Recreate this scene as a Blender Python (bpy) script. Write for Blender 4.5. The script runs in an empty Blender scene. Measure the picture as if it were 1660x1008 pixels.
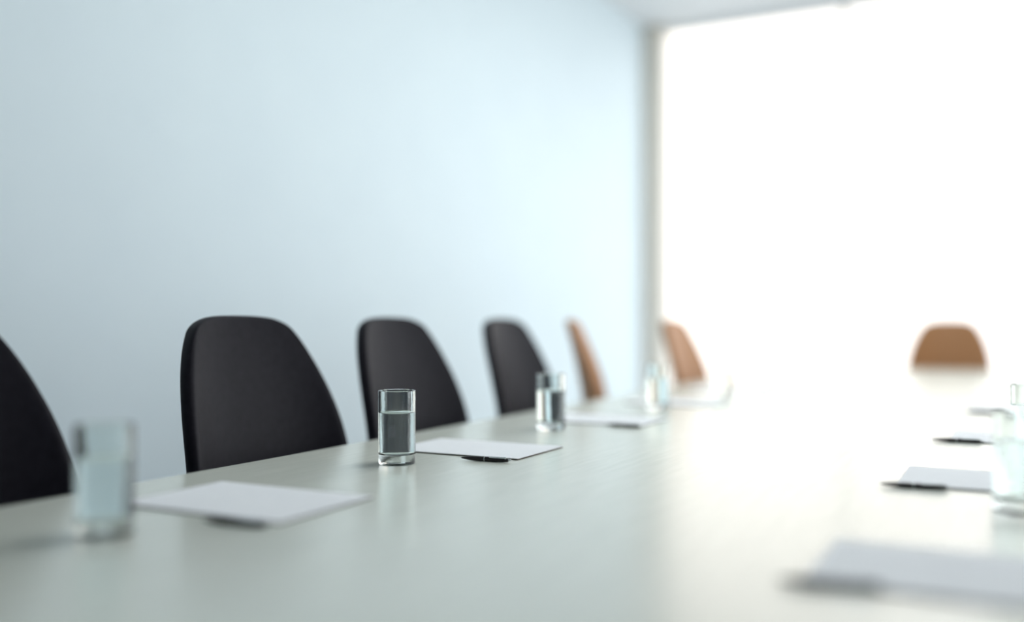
import bpy, bmesh, math, random
from mathutils import Vector, Matrix

C = bpy.context.scene.collection
S = bpy.context.scene
PI = math.pi

# ------------------------------------------------------------------ camera
EYE = 1.0            # camera height (m)
TOP = 0.74           # table-top height (m)
cd = bpy.data.cameras.new('camera')
cam = bpy.data.objects.new('camera', cd)
C.objects.link(cam)
cam.location = (0, 0, EYE)
cam.rotation_euler = (PI / 2, 0, math.radians(28.05))
cd.sensor_width = 36
cd.lens = 36 * 1550 / 1660
cd.shift_y = 19.5 / 1660
cd.clip_start = 0.02
cd.dof.use_dof = True
cd.dof.focus_distance = 1.80
cd.dof.aperture_fstop = 0.60
S.camera = cam

# ------------------------------------------------------------------ sky
W = bpy.data.worlds.new('hazy_sky')
S.world = W
W.use_nodes = True
nt = W.node_tree
nt.nodes.clear()
def N(t, **kw):
    n = nt.nodes.new(t)
    for k, v in kw.items():
        setattr(n, k, v)
    return n
gl_h, gl_e = math.radians(14.3), math.radians(10)
GLOW = (-math.sin(gl_h) * math.cos(gl_e), math.cos(gl_h) * math.cos(gl_e), math.sin(gl_e))
tc = N('ShaderNodeTexCoord')
dot = N('ShaderNodeVectorMath', operation='DOT_PRODUCT')
nt.links.new(tc.outputs['Generated'], dot.inputs[0])
dot.inputs[1].default_value = GLOW
ramp = N('ShaderNodeValToRGB')
cr = ramp.color_ramp
cr.interpolation = 'EASE'
SKY = [(0.0, (0.88, 0.935, 0.97)), (0.55, (0.93, 0.955, 0.975)), (0.80, (0.94, 0.965, 0.985)),
       (0.93, (0.97, 0.98, 0.985)), (1.0, (1.0, 0.94, 0.87))]
cr.elements[0].position, cr.elements[0].color = SKY[0][0], (*SKY[0][1], 1)
cr.elements[1].position, cr.elements[1].color = SKY[-1][0], (*SKY[-1][1], 1)
for p, c in SKY[1:-1]:
    e = cr.elements.new(p)
    e.color = (*c, 1)
nt.links.new(dot.outputs['Value'], ramp.inputs[0])
def lobe(vec_out, lo, hi, v0, v1):
    m_ = N('ShaderNodeMapRange', interpolation_type='SMOOTHSTEP')
    for k_, v_ in zip(('From Min', 'From Max', 'To Min', 'To Max'), (lo, hi, v0, v1)):
        m_.inputs[k_].default_value = v_
    nt.links.new(vec_out, m_.inputs['Value'])
    return m_
mr0 = lobe(dot.outputs['Value'], 0.60, 1.0, 0.84, 1.9)          # sky over the far window
dot2 = N('ShaderNodeVectorMath', operation='DOT_PRODUCT')
nt.links.new(tc.outputs['Generated'], dot2.inputs[0])
dot2.inputs[1].default_value = Vector((0.88, 0.40, 0.28)).normalized()
mr1 = lobe(dot2.outputs['Value'], 0.55, 1.0, 0.0, 1.95)          # bright sky on the side of the added right-hand windows
mr = N('ShaderNodeMath', operation='ADD')
nt.links.new(mr0.outputs[0], mr.inputs[0])
nt.links.new(mr1.outputs[0], mr.inputs[1])
bg = N('ShaderNodeBackground')
nt.links.new(ramp.outputs[0], bg.inputs['Color'])
nt.links.new(mr.outputs[0], bg.inputs['Strength'])
wo = N('ShaderNodeOutputWorld')
nt.links.new(bg.outputs[0], wo.inputs['Surface'])
W.cycles.sampling_method = 'AUTOMATIC'

S.view_settings.view_transform = 'Standard'
S.view_settings.look = 'None'
S.view_settings.gamma = 1
S.view_settings.use_curve_mapping = False
S.view_settings.exposure = 0.28

def portal(name, loc, rot, sx, sy):
    l = bpy.data.lights.new(name, 'AREA')
    l.shape = 'RECTANGLE'
    l.size, l.size_y = sx, sy
    l.cycles.is_portal = True
    o = bpy.data.objects.new(name, l)
    C.objects.link(o)
    o.location, o.rotation_euler = loc, rot

FILL = 14.0           # emission of the fill panels added at the ceiling
# room limits
XL, XR, YB, YF, ZC = -2.63, 3.4, -2.6, 7.2, 3.33
portal('daylight_portal', ((XL + XR) / 2, YF + 0.06, ZC / 2), (-PI / 2, 0, 0), XR - XL, ZC)
YW = 3.0            # the added right-hand windows start here
portal('daylight_portal', (XR + 0.06, (YW + YF) / 2, ZC / 2), (0, PI / 2, 0), ZC, YF - YW)

# ------------------------------------------------------------------ materials
def mat(name, col, rough=0.5, spec=0.5, metal=0.0, trans=0.0, ior=1.45, sheen=0.0, coat=0.0):
    m = bpy.data.materials.new(name)
    m.use_nodes = True
    b = m.node_tree.nodes['Principled BSDF']
    b.inputs['Base Color'].default_value = (*col, 1)
    b.inputs['Roughness'].default_value = rough
    b.inputs['Specular IOR Level'].default_value = spec
    b.inputs['Metallic'].default_value = metal
    b.inputs['Transmission Weight'].default_value = trans
    b.inputs['IOR'].default_value = ior
    b.inputs['Sheen Weight'].default_value = sheen
    b.inputs['Coat Weight'].default_value = coat
    return m

def noisy(m, c1, c2, scale, stretch=(1, 1, 1), bump=0.0, detail=5, rough=None):
    t = m.node_tree
    b = t.nodes['Principled BSDF']
    co = t.nodes.new('ShaderNodeTexCoord')
    mp = t.nodes.new('ShaderNodeMapping')
    mp.inputs['Scale'].default_value = stretch
    no = t.nodes.new('ShaderNodeTexNoise')
    no.inputs['Scale'].default_value = scale
    no.inputs['Detail'].default_value = detail
    rp = t.nodes.new('ShaderNodeValToRGB')
    rp.color_ramp.elements[0].position = 0.3
    rp.color_ramp.elements[1].position = 0.7
    rp.color_ramp.elements[0].color = (*c1, 1)
    rp.color_ramp.elements[1].color = (*c2, 1)
    t.links.new(co.outputs['Object'], mp.inputs[0])
    t.links.new(mp.outputs[0], no.inputs['Vector'])
    t.links.new(no.outputs[0], rp.inputs[0])
    t.links.new(rp.outputs[0], b.inputs['Base Color'])
    if bump:
        bp = t.nodes.new('ShaderNodeBump')
        bp.inputs['Strength'].default_value = bump
        bp.inputs['Distance'].default_value = 0.001
        t.links.new(no.outputs[0], bp.inputs['Height'])
        t.links.new(bp.outputs[0], b.inputs['Normal'])
    return m

M = {}
M['wall'] = noisy(mat('wall_paint', (0.8, 0.84, 0.86), 0.7, 0.3), (0.73, 0.825, 0.865), (0.75, 0.845, 0.88), 3)
M['back'] = noisy(mat('grey_blue_paint', (0.3, 0.36, 0.4), 0.8, 0.2), (0.16, 0.24, 0.28), (0.19, 0.27, 0.31), 3)
M['ceiling'] = noisy(mat('ceiling_paint', (0.85, 0.86, 0.86), 0.8, 0.2), (0.84, 0.85, 0.86), (0.87, 0.88, 0.88), 4)
M['floor'] = noisy(mat('grey_carpet', (0.3, 0.31, 0.32), 0.95, 0.1), (0.46, 0.48, 0.49), (0.54, 0.56, 0.57), 220, bump=0.4)
M['frame'] = noisy(mat('beige_metal', (0.66, 0.61, 0.54), 0.45, 0.4), (0.84, 0.77, 0.68), (0.88, 0.81, 0.72), 6)
M['oak'] = noisy(mat('pale_oak', (0.6, 0.58, 0.5), 0.25, 0.5, ior=2.0), (0.66, 0.68, 0.60), (0.72, 0.74, 0.655), 14, (6, 0.5, 6), bump=0.03)
M['black'] = noisy(mat('charcoal_leather', (0.02, 0.019, 0.024), 0.45, 0.13), (0.009, 0.008, 0.0125), (0.013, 0.0115, 0.017), 60, bump=0.15)
M['tan'] = noisy(mat('glare_tinted_leather', (0.36, 0.22, 0.13), 0.45, 0.4), (0.38, 0.18, 0.075), (0.42, 0.20, 0.085), 60, bump=0.15)  # window glare on the far chairs, put into the leather colour
M['steel'] = noisy(mat('brushed_steel', (0.5, 0.5, 0.5), 0.3, 0.5, 1.0), (0.48, 0.48, 0.49), (0.56, 0.56, 0.57), 90)
M['plastic'] = noisy(mat('black_plastic', (0.02, 0.02, 0.02), 0.4), (0.018, 0.018, 0.018), (0.025, 0.025, 0.025), 80)
M['pen'] = noisy(mat('pen_black', (0.02, 0.016, 0.016), 0.28, 0.5), (0.018, 0.014, 0.014), (0.024, 0.018, 0.018), 300)
M['chrome'] = noisy(mat('pen_chrome', (0.7, 0.72, 0.72), 0.18, 0.5, 1.0), (0.68, 0.70, 0.70), (0.74, 0.76, 0.76), 300)
M['paper'] = noisy(mat('white_paper', (0.88, 0.89, 0.9), 0.8, 0.2), (0.86, 0.87, 0.885), (0.89, 0.90, 0.91), 40)
M['card'] = noisy(mat('dark_card', (0.05, 0.03, 0.02), 0.8, 0.2), (0.05, 0.032, 0.022), (0.07, 0.045, 0.03), 80)
def clear(name, col, ior, rough=0.0):
    m = mat(name, col, rough, 0.5, 0, 1.0, ior)
    t = m.node_tree
    b = t.nodes['Principled BSDF']
    no = t.nodes.new('ShaderNodeTexNoise')
    no.inputs['Scale'].default_value = 25
    bp = t.nodes.new('ShaderNodeBump')
    bp.inputs['Strength'].default_value = 0.05
    bp.inputs['Distance'].default_value = 0.001
    t.links.new(no.outputs[0], bp.inputs['Height'])
    t.links.new(bp.outputs[0], b.inputs['Normal'])
    return m
M['glass'] = clear('tumbler_glass', (0.945, 0.99, 0.98), 1.5)
M['water'] = clear('water', (0.97, 0.99, 0.99), 1.15)
pane = bpy.data.materials.new('window_pane')
pane.use_nodes = True
t = pane.node_tree
t.nodes.clear()
o_ = t.nodes.new('ShaderNodeOutputMaterial')
mx = t.nodes.new('ShaderNodeMixShader')
mx.inputs[0].default_value = 0.05
tr = t.nodes.new('ShaderNodeBsdfTransparent')
gg = t.nodes.new('ShaderNodeBsdfGlossy')
gg.inputs['Roughness'].default_value = 0.02
t.links.new(tr.outputs[0], mx.inputs[1])
t.links.new(gg.outputs[0], mx.inputs[2])
t.links.new(mx.outputs[0], o_.inputs['Surface'])
M['pane'] = pane

# ------------------------------------------------------------------ helpers
def obj(name, bm, m, parent=None, smooth=False, bevel=0.0, subsurf=0, solid=0.0):
    me = bpy.data.meshes.new(name)
    bmesh.ops.recalc_face_normals(bm, faces=bm.faces)
    if smooth and not solid:
        for e in bm.edges:
            e.smooth = len(e.link_faces) == 2 and e.calc_face_angle() < math.radians(32)
    bm.to_mesh(me)
    bm.free()
    me.materials.append(m)
    if smooth:
        for p in me.polygons:
            p.use_smooth = True
    o = bpy.data.objects.new(name, me)
    C.objects.link(o)
    if parent:
        o.parent = parent
    if solid:
        md = o.modifiers.new('thickness', 'SOLIDIFY')
        md.thickness = solid
        md.offset = 0
    if bevel:
        md = o.modifiers.new('bevel', 'BEVEL')
        md.width = bevel
        md.segments = 3
        md.limit_method = 'ANGLE'
    if subsurf:
        md = o.modifiers.new('smooth', 'SUBSURF')
        md.levels = md.render_levels = subsurf
    return o

def add_box(bm, a, b):
    vs = [bm.verts.new((x, y, z)) for x in (a[0], b[0]) for y in (a[1], b[1]) for z in (a[2], b[2])]
    for f in ((0, 1, 3, 2), (4, 6, 7, 5), (0, 4, 5, 1), (2, 3, 7, 6), (0, 2, 6, 4), (1, 5, 7, 3)):
        bm.faces.new([vs[i] for i in f])
    return bm

def box(a, b):
    return add_box(bmesh.new(), a, b)

def lathe(prof, n=48, bm=None, axis='Z', origin=(0, 0, 0), closed=False):
    """prof: list of (radius, height); radius 0 ends are capped by a point."""
    bm = bm or bmesh.new()
    rings = []
    def P(r, h, a):
        if axis == 'Z':
            v = (r * math.cos(a), r * math.sin(a), h)
        else:
            v = (h, r * math.cos(a), r * math.sin(a))
        return bm.verts.new((v[0] + origin[0], v[1] + origin[1], v[2] + origin[2]))
    for r, h in prof:
        rings.append([P(0, h, 0)] if r == 0 else [P(r, h, 2 * PI * k / n) for k in range(n)])
    pairs = list(zip(rings, rings[1:])) + ([(rings[-1], rings[0])] if closed else [])
    for A, B in pairs:
        for k in range(n):
            k2 = (k + 1) % n
            if len(A) == 1 and len(B) == 1:
                continue
            if len(A) == 1:
                bm.faces.new((A[0], B[k], B[k2]))
            elif len(B) == 1:
                bm.faces.new((A[k], B[0], A[k2]))
            else:
                bm.faces.new((A[k], B[k], B[k2], A[k2]))
    return bm

def thing(name, label, cat, loc=(0, 0, 0), rz=0.0, group=None):
    o = bpy.data.objects.new(name, None)
    C.objects.link(o)
    o.empty_display_size = 0.1
    o.location = loc
    o.rotation_euler = (0, 0, rz)
    o['label'] = label
    o['category'] = cat
    if group:
        o['group'] = group
    return o

def dup(root, loc, rz, label, mats=None):
    r = root.copy()
    C.objects.link(r)
    r.location, r.rotation_euler = loc, (0, 0, rz)
    r['label'] = label
    for ch in list(root.children):
        c = ch.copy()
        C.objects.link(c)
        c.parent = r
        for g in list(ch.children):
            d = g.copy()
            C.objects.link(d)
            d.parent = c
    return r

def struct(name, bm, m, parent=None, **kw):
    o = obj(name, bm, m, parent, **kw)
    if not parent:
        o['kind'] = 'structure'
    return o

# ------------------------------------------------------------------ room
T = 0.12
struct('floor', box((XL - T, YB - T, -0.1), (XR + T, YF + T, 0)), M['floor'])
struct('ceiling', box((XL - T, YB - T, ZC), (XR + T, YF + T, ZC + 0.15)), M['ceiling'])
struct('wall_left', box((XL - T, YB - T, 0), (XL, YF + T, ZC)), M['wall'])
struct('wall_back', box((XL, YB - T, 0), (XR, YB, ZC)), M['back'])
struct('trim_1', box((XL, YF - 0.06, 0), (XL + 0.16, YF + T, ZC)), M['frame'], bevel=0.004)
struct('baseboard_left', box((XL, YB, 0), (XL + 0.015, YF - 0.06, 0.09)), M['wall'], bevel=0.003)

def glazing(name, along, a0, a1, fixed, posts):
    """window wall from a0 to a1 along x or y at the fixed other coordinate"""
    def bx(u0, u1, z0, z1, d0, d1):
        if along == 'x':
            return box((u0, fixed + d0, z0), (u1, fixed + d1, z1))
        return box((fixed + d0, u0, z0), (fixed + d1, u1, z1))
    w = thing(name, '', '')
    del w['label'], w['category']
    w['kind'] = 'structure'
    obj('sill_rail', bx(a0, a1, 0, 0.10, 0, 0.06), M['frame'], w, bevel=0.003)
    obj('head_rail', bx(a0, a1, ZC - 0.05, ZC, 0, 0.06), M['ceiling'], w, bevel=0.003)
    for p in posts:
        obj('mullion', bx(p - 0.022, p + 0.022, 0.10, ZC - 0.05, 0, 0.06), M['frame'], w, bevel=0.003)
    edges = [a0] + [p for p in posts] + [a1]
    for u0, u1 in zip(edges, edges[1:]):
        obj('pane', bx(u0 + 0.023, u1 - 0.023, 0.10, ZC - 0.05, 0.025, 0.031), M['pane'], w)
glazing('window_1', 'x', XL + 0.16, XR, YF, [-1.12, 0.02, 1.16, 2.30])
glazing('added_window_2', 'y', YW, YF, XR, [4.1, 5.65])  # unseen windows, added and sized to light the far left wall
struct('wall_right', box((XR, YB - T, 0), (XR + T, YW, ZC)), M['back'])

# ------------------------------------------------------------------ unseen fill panels added to brighten table and pads
fill_mat = bpy.data.materials.new('fill_diffuser')
fill_mat.use_nodes = True
lb = fill_mat.node_tree.nodes['Principled BSDF']
lb.inputs['Base Color'].default_value = (0.9, 0.9, 0.9, 1)
lb.inputs['Emission Color'].default_value = (0.93, 0.97, 1.0, 1)
lb.inputs['Emission Strength'].default_value = FILL
def make_fill(loc, label):
    t_ = thing('added_fill_panel', label, 'fill light', loc, 0, 'unseen fill panels added over the table')
    bm = box((-0.22, -0.62, -0.045), (-0.20, 0.62, 0))
    add_box(bm, (0.20, -0.62, -0.045), (0.22, 0.62, 0))
    add_box(bm, (-0.20, -0.62, -0.045), (0.20, -0.60, 0))
    add_box(bm, (-0.20, 0.60, -0.045), (0.20, 0.62, 0))
    obj('frame', bm, M['ceiling'], t_)
    obj('diffuser', box((-0.20, -0.60, -0.040), (0.20, 0.60, -0.004)), fill_mat, t_)
    return t_
l0 = make_fill((-0.5, 2.3, ZC), 'added rectangular fill panel, unseen, above the middle of the table')
dup(l0, (-0.5, 4.7, ZC), 0, 'added rectangular fill panel, unseen, above the window end of the table')

# ------------------------------------------------------------------ conference table
TX0, TX1, TY0, TY1 = -1.276, 0.262, -0.35, 5.90
table = thing('conference_table', 'long pale oak conference table with glossy top running towards the window', 'table',
              ((TX0 + TX1) / 2, (TY0 + TY1) / 2, 0))
hx, hy = (TX1 - TX0) / 2, (TY1 - TY0) / 2
obj('tabletop', box((-hx, -hy, TOP - 0.035), (hx, hy, TOP)), M['oak'], table, bevel=0.003)
for sy in (-1, 0, 1):
    y = sy * (hy - 0.55)
    b = box((-hx + 0.42, y - 0.03, 0.0), (hx - 0.42, y + 0.03, TOP - 0.035))
    obj('leg', b, M['oak'], table, bevel=0.003)
obj('cross_beam', box((-0.03, -hy + 0.58, TOP - 0.16), (0.03, hy - 0.58, TOP - 0.035)), M['steel'], table)

# ------------------------------------------------------------------ chairs
CH = 1.016                                     # height of the back
def chair_shell_bm(part):
    """padded shell: local +x is forward, y across, z up"""
    seat = [(0.235, 0.425, 0.195), (0.225, 0.447, 0.215), (0.15, 0.458, 0.232), (0.05, 0.452, 0.238), (-0.05, 0.446, 0.240),
            (-0.13, 0.452, 0.240), (-0.185, 0.478, 0.240), (-0.215, 0.530, 0.240)]
    back = [(-0.215, 0.530, 0.240), (-0.229, 0.60, 0.240), (-0.238, 0.67, 0.239), (-0.247, 0.74, 0.235), (-0.258, 0.80, 0.227),
            (-0.270, 0.86, 0.214), (-0.282, 0.91, 0.199), (-0.292, 0.95, 0.185), (-0.300, 0.98, 0.174), (-0.306, 1.0, 0.166), (-0.310, CH, 0.160)]
    prof = seat if part == 'seat' else back
    bm = bmesh.new()
    rows = []
    nu = 20
    for i, (x, z, w) in enumerate(prof):
        row = []
        b_ = max(0.0, (z - 0.80) / (CH - 0.80))
        for j in range(nu + 1):
            u = -1 + 2 * j / nu
            a_ = abs(u)
            uu = u * (1 - 0.115 * b_ ** 6)                        # rounded top corners
            zz = z - (CH - 0.80) * 0.095 * b_ * a_ ** 6 if part == 'back' else z
            if part == 'back':
                zz -= 0.006 * b_ * a_ ** 2
            wrap = a_ ** 2.3
            up = max(0.0, min(1.0, (z - 0.47) / 0.12))            # 0 on the seat, 1 on the back
            fade = 1 - 0.45 * max(0.0, (z - 0.72) / 0.30)
            row.append(bm.verts.new((x + up * 0.062 * wrap * fade * (w / 0.24), uu * w * 0.97, zz + (1 - up) * 0.022 * wrap)))
        rows.append(row)
    for A, B in zip(rows, rows[1:]):
        for j in range(nu):
            bm.faces.new((A[j], A[j + 1], B[j + 1], B[j]))
    return bm

def make_chair(name, label, m, loc, rz, group):
    t_ = thing(name, label, 'chair', loc, rz, group)
    obj('backrest', chair_shell_bm('back'), m, t_, smooth=True, solid=0.030, subsurf=2)
    obj('seat', chair_shell_bm('seat'), m, t_, smooth=True, solid=0.034, subsurf=2)
    obj('seat_plate', box((-0.11, -0.09, 0.395), (0.11, 0.09, 0.428)), M['plastic'], t_, bevel=0.006)
    obj('column', lathe([(0, 0.07), (0.028, 0.07), (0.028, 0.24), (0.019, 0.245), (0.019, 0.40), (0, 0.40)], 24), M['steel'], t_, smooth=True, bevel=0.002)
    for k in range(4):
        a = PI / 4 + k * PI / 2
        bm = bmesh.new()
        n = 8
        rings = []
        for i in range(n + 1):
            s = i / n
            R = 0.015 + s * 0.275
            zc = 0.088 - 0.048 * s ** 1.5
            wd, th = 0.021 - 0.007 * s, 0.016 - 0.006 * s
            ca, sa = math.cos(a), math.sin(a)
            rings.append([bm.verts.new((R * ca - q * wd * sa, R * sa + q * wd * ca, zc + h * th)) for q, h in ((-1, -1), (1, -1), (0.8, 1), (-0.8, 1))])
        for A, B in zip(rings, rings[1:]):
            for q in range(4):
                bm.faces.new((A[q], A[(q + 1) % 4], B[(q + 1) % 4], B[q]))
        bm.faces.new(rings[0]); bm.faces.new(rings[-1][::-1])
        leg = obj('leg', bm, M['steel'], t_, bevel=0.003)
        obj('glide', lathe([(0, 0.0), (0.018, 0.0), (0.020, 0.008), (0.012, 0.032), (0, 0.034)], 20,
                           origin=(0.275 * math.cos(a), 0.275 * math.sin(a), 0)), M['plastic'], leg, smooth=True)
    return t_

gl_ = 'charcoal chairs along the wall side of the table'
# back plane sits 0.247 m behind the chair's origin at table height
def spot(xb, yc, rz):
    return (xb + 0.247 * math.cos(rz), yc + 0.247 * math.sin(rz), 0)
CHAIRS = [
    (-1.42, 0.82, 0.0, 'charcoal leather chair cut off by the photo edge, behind the nearest water glass'),
    (-1.42, 1.52, -0.02, 'widest whole charcoal leather chair, behind the sharply focused pad and second from the camera'),
    (-1.45, 2.115, 0.0, 'charcoal leather chair seen directly behind the sharply focused water glass'),
    (-1.49, 2.82, 0.05, 'charcoal leather chair partly hidden by the blurred water glass in the middle of the row'),
]
ch0 = None
for xb, yc, rz, lab in CHAIRS:
    if ch0 is None:
        ch0 = make_chair('conference_chair', lab, M['black'], spot(xb, yc, rz), rz, gl_)
    else:
        dup(ch0, spot(xb, yc, rz), rz, lab)
br = make_chair('conference_chair', 'glare-tinted tan leather chair beside the corner post at the far left of the table', M['tan'],
                spot(-1.36, 4.20, 0.0), 0.0, 'glare-tinted leather chairs at the far end')
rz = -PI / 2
dup(br, spot(-1.49, 3.40, 0.34), 0.34, 'glare-tinted brown leather chair turned almost edge-on, a narrow sliver in the wall-side row')
dup(br, (-0.375, 6.12 - 0.247 + 0.02, 0), rz, 'glare-tinted tan leather chair alone at the head of the table, back to the window')

# ------------------------------------------------------------------ glasses of water
GR, GHT = 0.0345, 0.136
def make_glass(label, x, y):
    g = thing('water_glass', label, 'glass', (x, y, TOP), 0, 'glasses of water on the table')
    w = 0.0034
    prof = [(0, 0), (GR - 0.0025, 0), (GR - 0.0008, 0.0008), (GR - 0.0003, 0.003), (GR - 0.0003, 0.016), (GR, 0.02), (GR, GHT - 0.001), (GR - w / 2, GHT),
            (GR - w, GHT - 0.001), (GR - w, 0.0215), (GR - w - 0.002, 0.0185), (GR - w - 0.008, 0.0175), (0, 0.0172)]
    obj('tumbler', lathe(prof, 64), M['glass'], g, smooth=True)
    e = 0.0004
    wr = GR - w + e
    wprof = [(0, 0.0172 - e), (wr - 0.008, 0.0175 - e), (wr - 0.002, 0.0185 - e), (wr, 0.0215), (wr, 0.0960), (wr - 0.0012, 0.0948), (wr - 0.004, 0.0942), (0, 0.0940)]
    obj('water', lathe(wprof, 64), M['water'], g, smooth=True)
    return g
GL = [
    (-0.996, 0.803, 'nearest blurred glass of water, in front of the cropped charcoal chair'),
    (-1.021, 1.463, 'sharply focused glass of water at the corner of the sharp white pad'),
    (-1.017, 2.113, 'slightly blurred glass of water just beyond the sharp white pad'),
    (-0.965, 2.745, 'blurred glass of water standing before the glare-tinted chair by the corner post'),
    (-0.955, 3.404, 'very blurred faint glass of water right of the glare-tinted chair, fifth in the wall-side row'),
    (-0.938, 4.044, 'faintest and farthest glass of water of the wall-side row, near the table end'),
    (-0.002, 1.499, 'glass of water cut by the right photo edge, the larger and nearer of the two'),
    (0.013, 2.197, 'glass of water cut by the right photo edge, the smaller one behind the larger'),
]
g0 = None
for x, y, lab in GL:
    if g0 is None:
        g0 = make_glass(lab, x, y)
    else:
        dup(g0, (x, y, TOP), 0.3 * y, lab)

# ------------------------------------------------------------------ writing pads
def make_pad(label, x, y, rz):
    p = thing('notepad', label, 'notepad', (x, y, TOP), rz, 'white writing pads at the seats')
    hx_, hy_ = 0.149, 0.104
    obj('paper_block', box((-hx_, -hy_, 0.0022), (hx_, hy_, 0.0034)), M['paper'], p, bevel=0.0004)
    obj('backing', box((-hx_ + 0.0006, -hy_ + 0.0006, 0.0), (hx_ - 0.0006, hy_ - 0.0006, 0.0022)), M['card'], p)
    return p
PADS = [
    (-0.995, 1.048, 0.02, 'nearest blurred white pad beside the nearest water glass on the wall side'),
    (-0.992, 1.706, 0.01, 'sharply focused white pad right of the sharp water glass'),
    (-0.990, 2.372, 0.0, 'blurred white pad right of the third water glass, before the olive-looking pen'),
    (-0.990, 3.015, 0.0, 'very blurred white pad in front of the edge-on chair'),
    (-0.990, 3.665, 0.0, 'very blurred white pad in front of the glare-tinted chair by the corner post'),
    (-0.045, 1.085, 0.0, 'large blurred pale pad at the bottom right of the photo'),
    (-0.028, 1.745, 0.0, 'greyish white pad left of the large glass on the right side'),
    (0.010, 2.405, 0.0, 'small pale pad behind the sharp dark pen on the right side'),
    (0.010, 3.185, 0.0, 'farthest faint pad on the right side of the table'),
]
p0 = None
for x, y, r_, lab in PADS:
    if p0 is None:
        p0 = make_pad(lab, x, y, r_)
    else:
        dup(p0, (x, y, TOP), r_, lab)

# ------------------------------------------------------------------ pens
def make_pen(label, x, y, rz):
    """ballpoint lying along local x, point at -x; origin on the table below its middle"""
    p = thing('ballpoint_pen', label, 'pen', (x, y, TOP), rz, 'black pens lying by the pads')
    R = 0.0046
    zc = R + 0.0001
    o0 = (0, 0, zc)
    obj('barrel', lathe([(0, -0.0485), (0.0011, -0.0480), (0.0020, -0.043), (0.0033, -0.034), (0.0042, -0.024), (R, -0.014), (R, -0.0008), (0, -0.0008)], 28,
                        axis='X', origin=o0), M['pen'], p, smooth=True)
    obj('point', lathe([(0, -0.0515), (0.0005, -0.0512), (0.0010, -0.0478), (0, -0.0478)], 16, axis='X', origin=o0), M['chrome'], p, smooth=True)
    obj('ring', lathe([(0, -0.0008), (R + 0.0002, -0.0008), (R + 0.0002, 0.0008), (0, 0.0008)], 28, axis='X', origin=o0), M['chrome'], p)
    cap = obj('cap', lathe([(0, 0.0008), (R, 0.0008), (R, 0.020), (0.0043, 0.036), (0.0036, 0.046), (0.0028, 0.0475), (0, 0.0475)], 28,
                     axis='X', origin=o0), M['pen'], p, smooth=True)
    obj('push_button', lathe([(0, 0.0475), (0.0017, 0.0475), (0.0017, 0.0520), (0.0010, 0.0530), (0, 0.0530)], 16, axis='X', origin=o0), M['chrome'], p, smooth=True)
    # clip turned a little to the side that faces -y
    bm = bmesh.new()
    add_box(bm, (0.010, -0.0019, 0.0050), (0.044, 0.0019, 0.0060))
    add_box(bm, (0.041, -0.0019, 0.0030), (0.044, 0.0019, 0.0053))
    bmesh.ops.rotate(bm, verts=bm.verts, cent=(0, 0, 0), matrix=Matrix.Rotation(math.radians(38), 3, 'X'))
    bmesh.ops.translate(bm, verts=bm.verts, vec=(0, 0, zc))
    obj('clip', bm, M['chrome'], cap, bevel=0.0003)
    return p
PENS = [
    (-0.892, 0.917, 0.15, 'nearest blurred pen lying by the nearest pad on the wall side'),
    (-0.890, 1.562, 0.12, 'sharply focused black pen in front of the sharp white pad'),
    (-0.880, 2.241, -0.05, 'blurred pen beyond the sharp pad, in front of the third pad'),
    (-0.168, 0.975, 0.2, 'very blurred pen by the large pad at the bottom right'),
    (-0.150, 1.623, 0.12, 'blurred dark pen in front of the greyish pad left of the large glass'),
    (-0.125, 2.293, 0.10, 'thin dark pen in front of the small pale pad on the right side'),
    (-0.092, 3.068, 0.08, 'faint blurred pen farthest away on the right side'),
]
n0 = None
for x, y, r_, lab in PENS:
    if n0 is None:
        n0 = make_pen(lab, x, y, r_)
    else:
        dup(n0, (x, y, TOP), r_, lab)
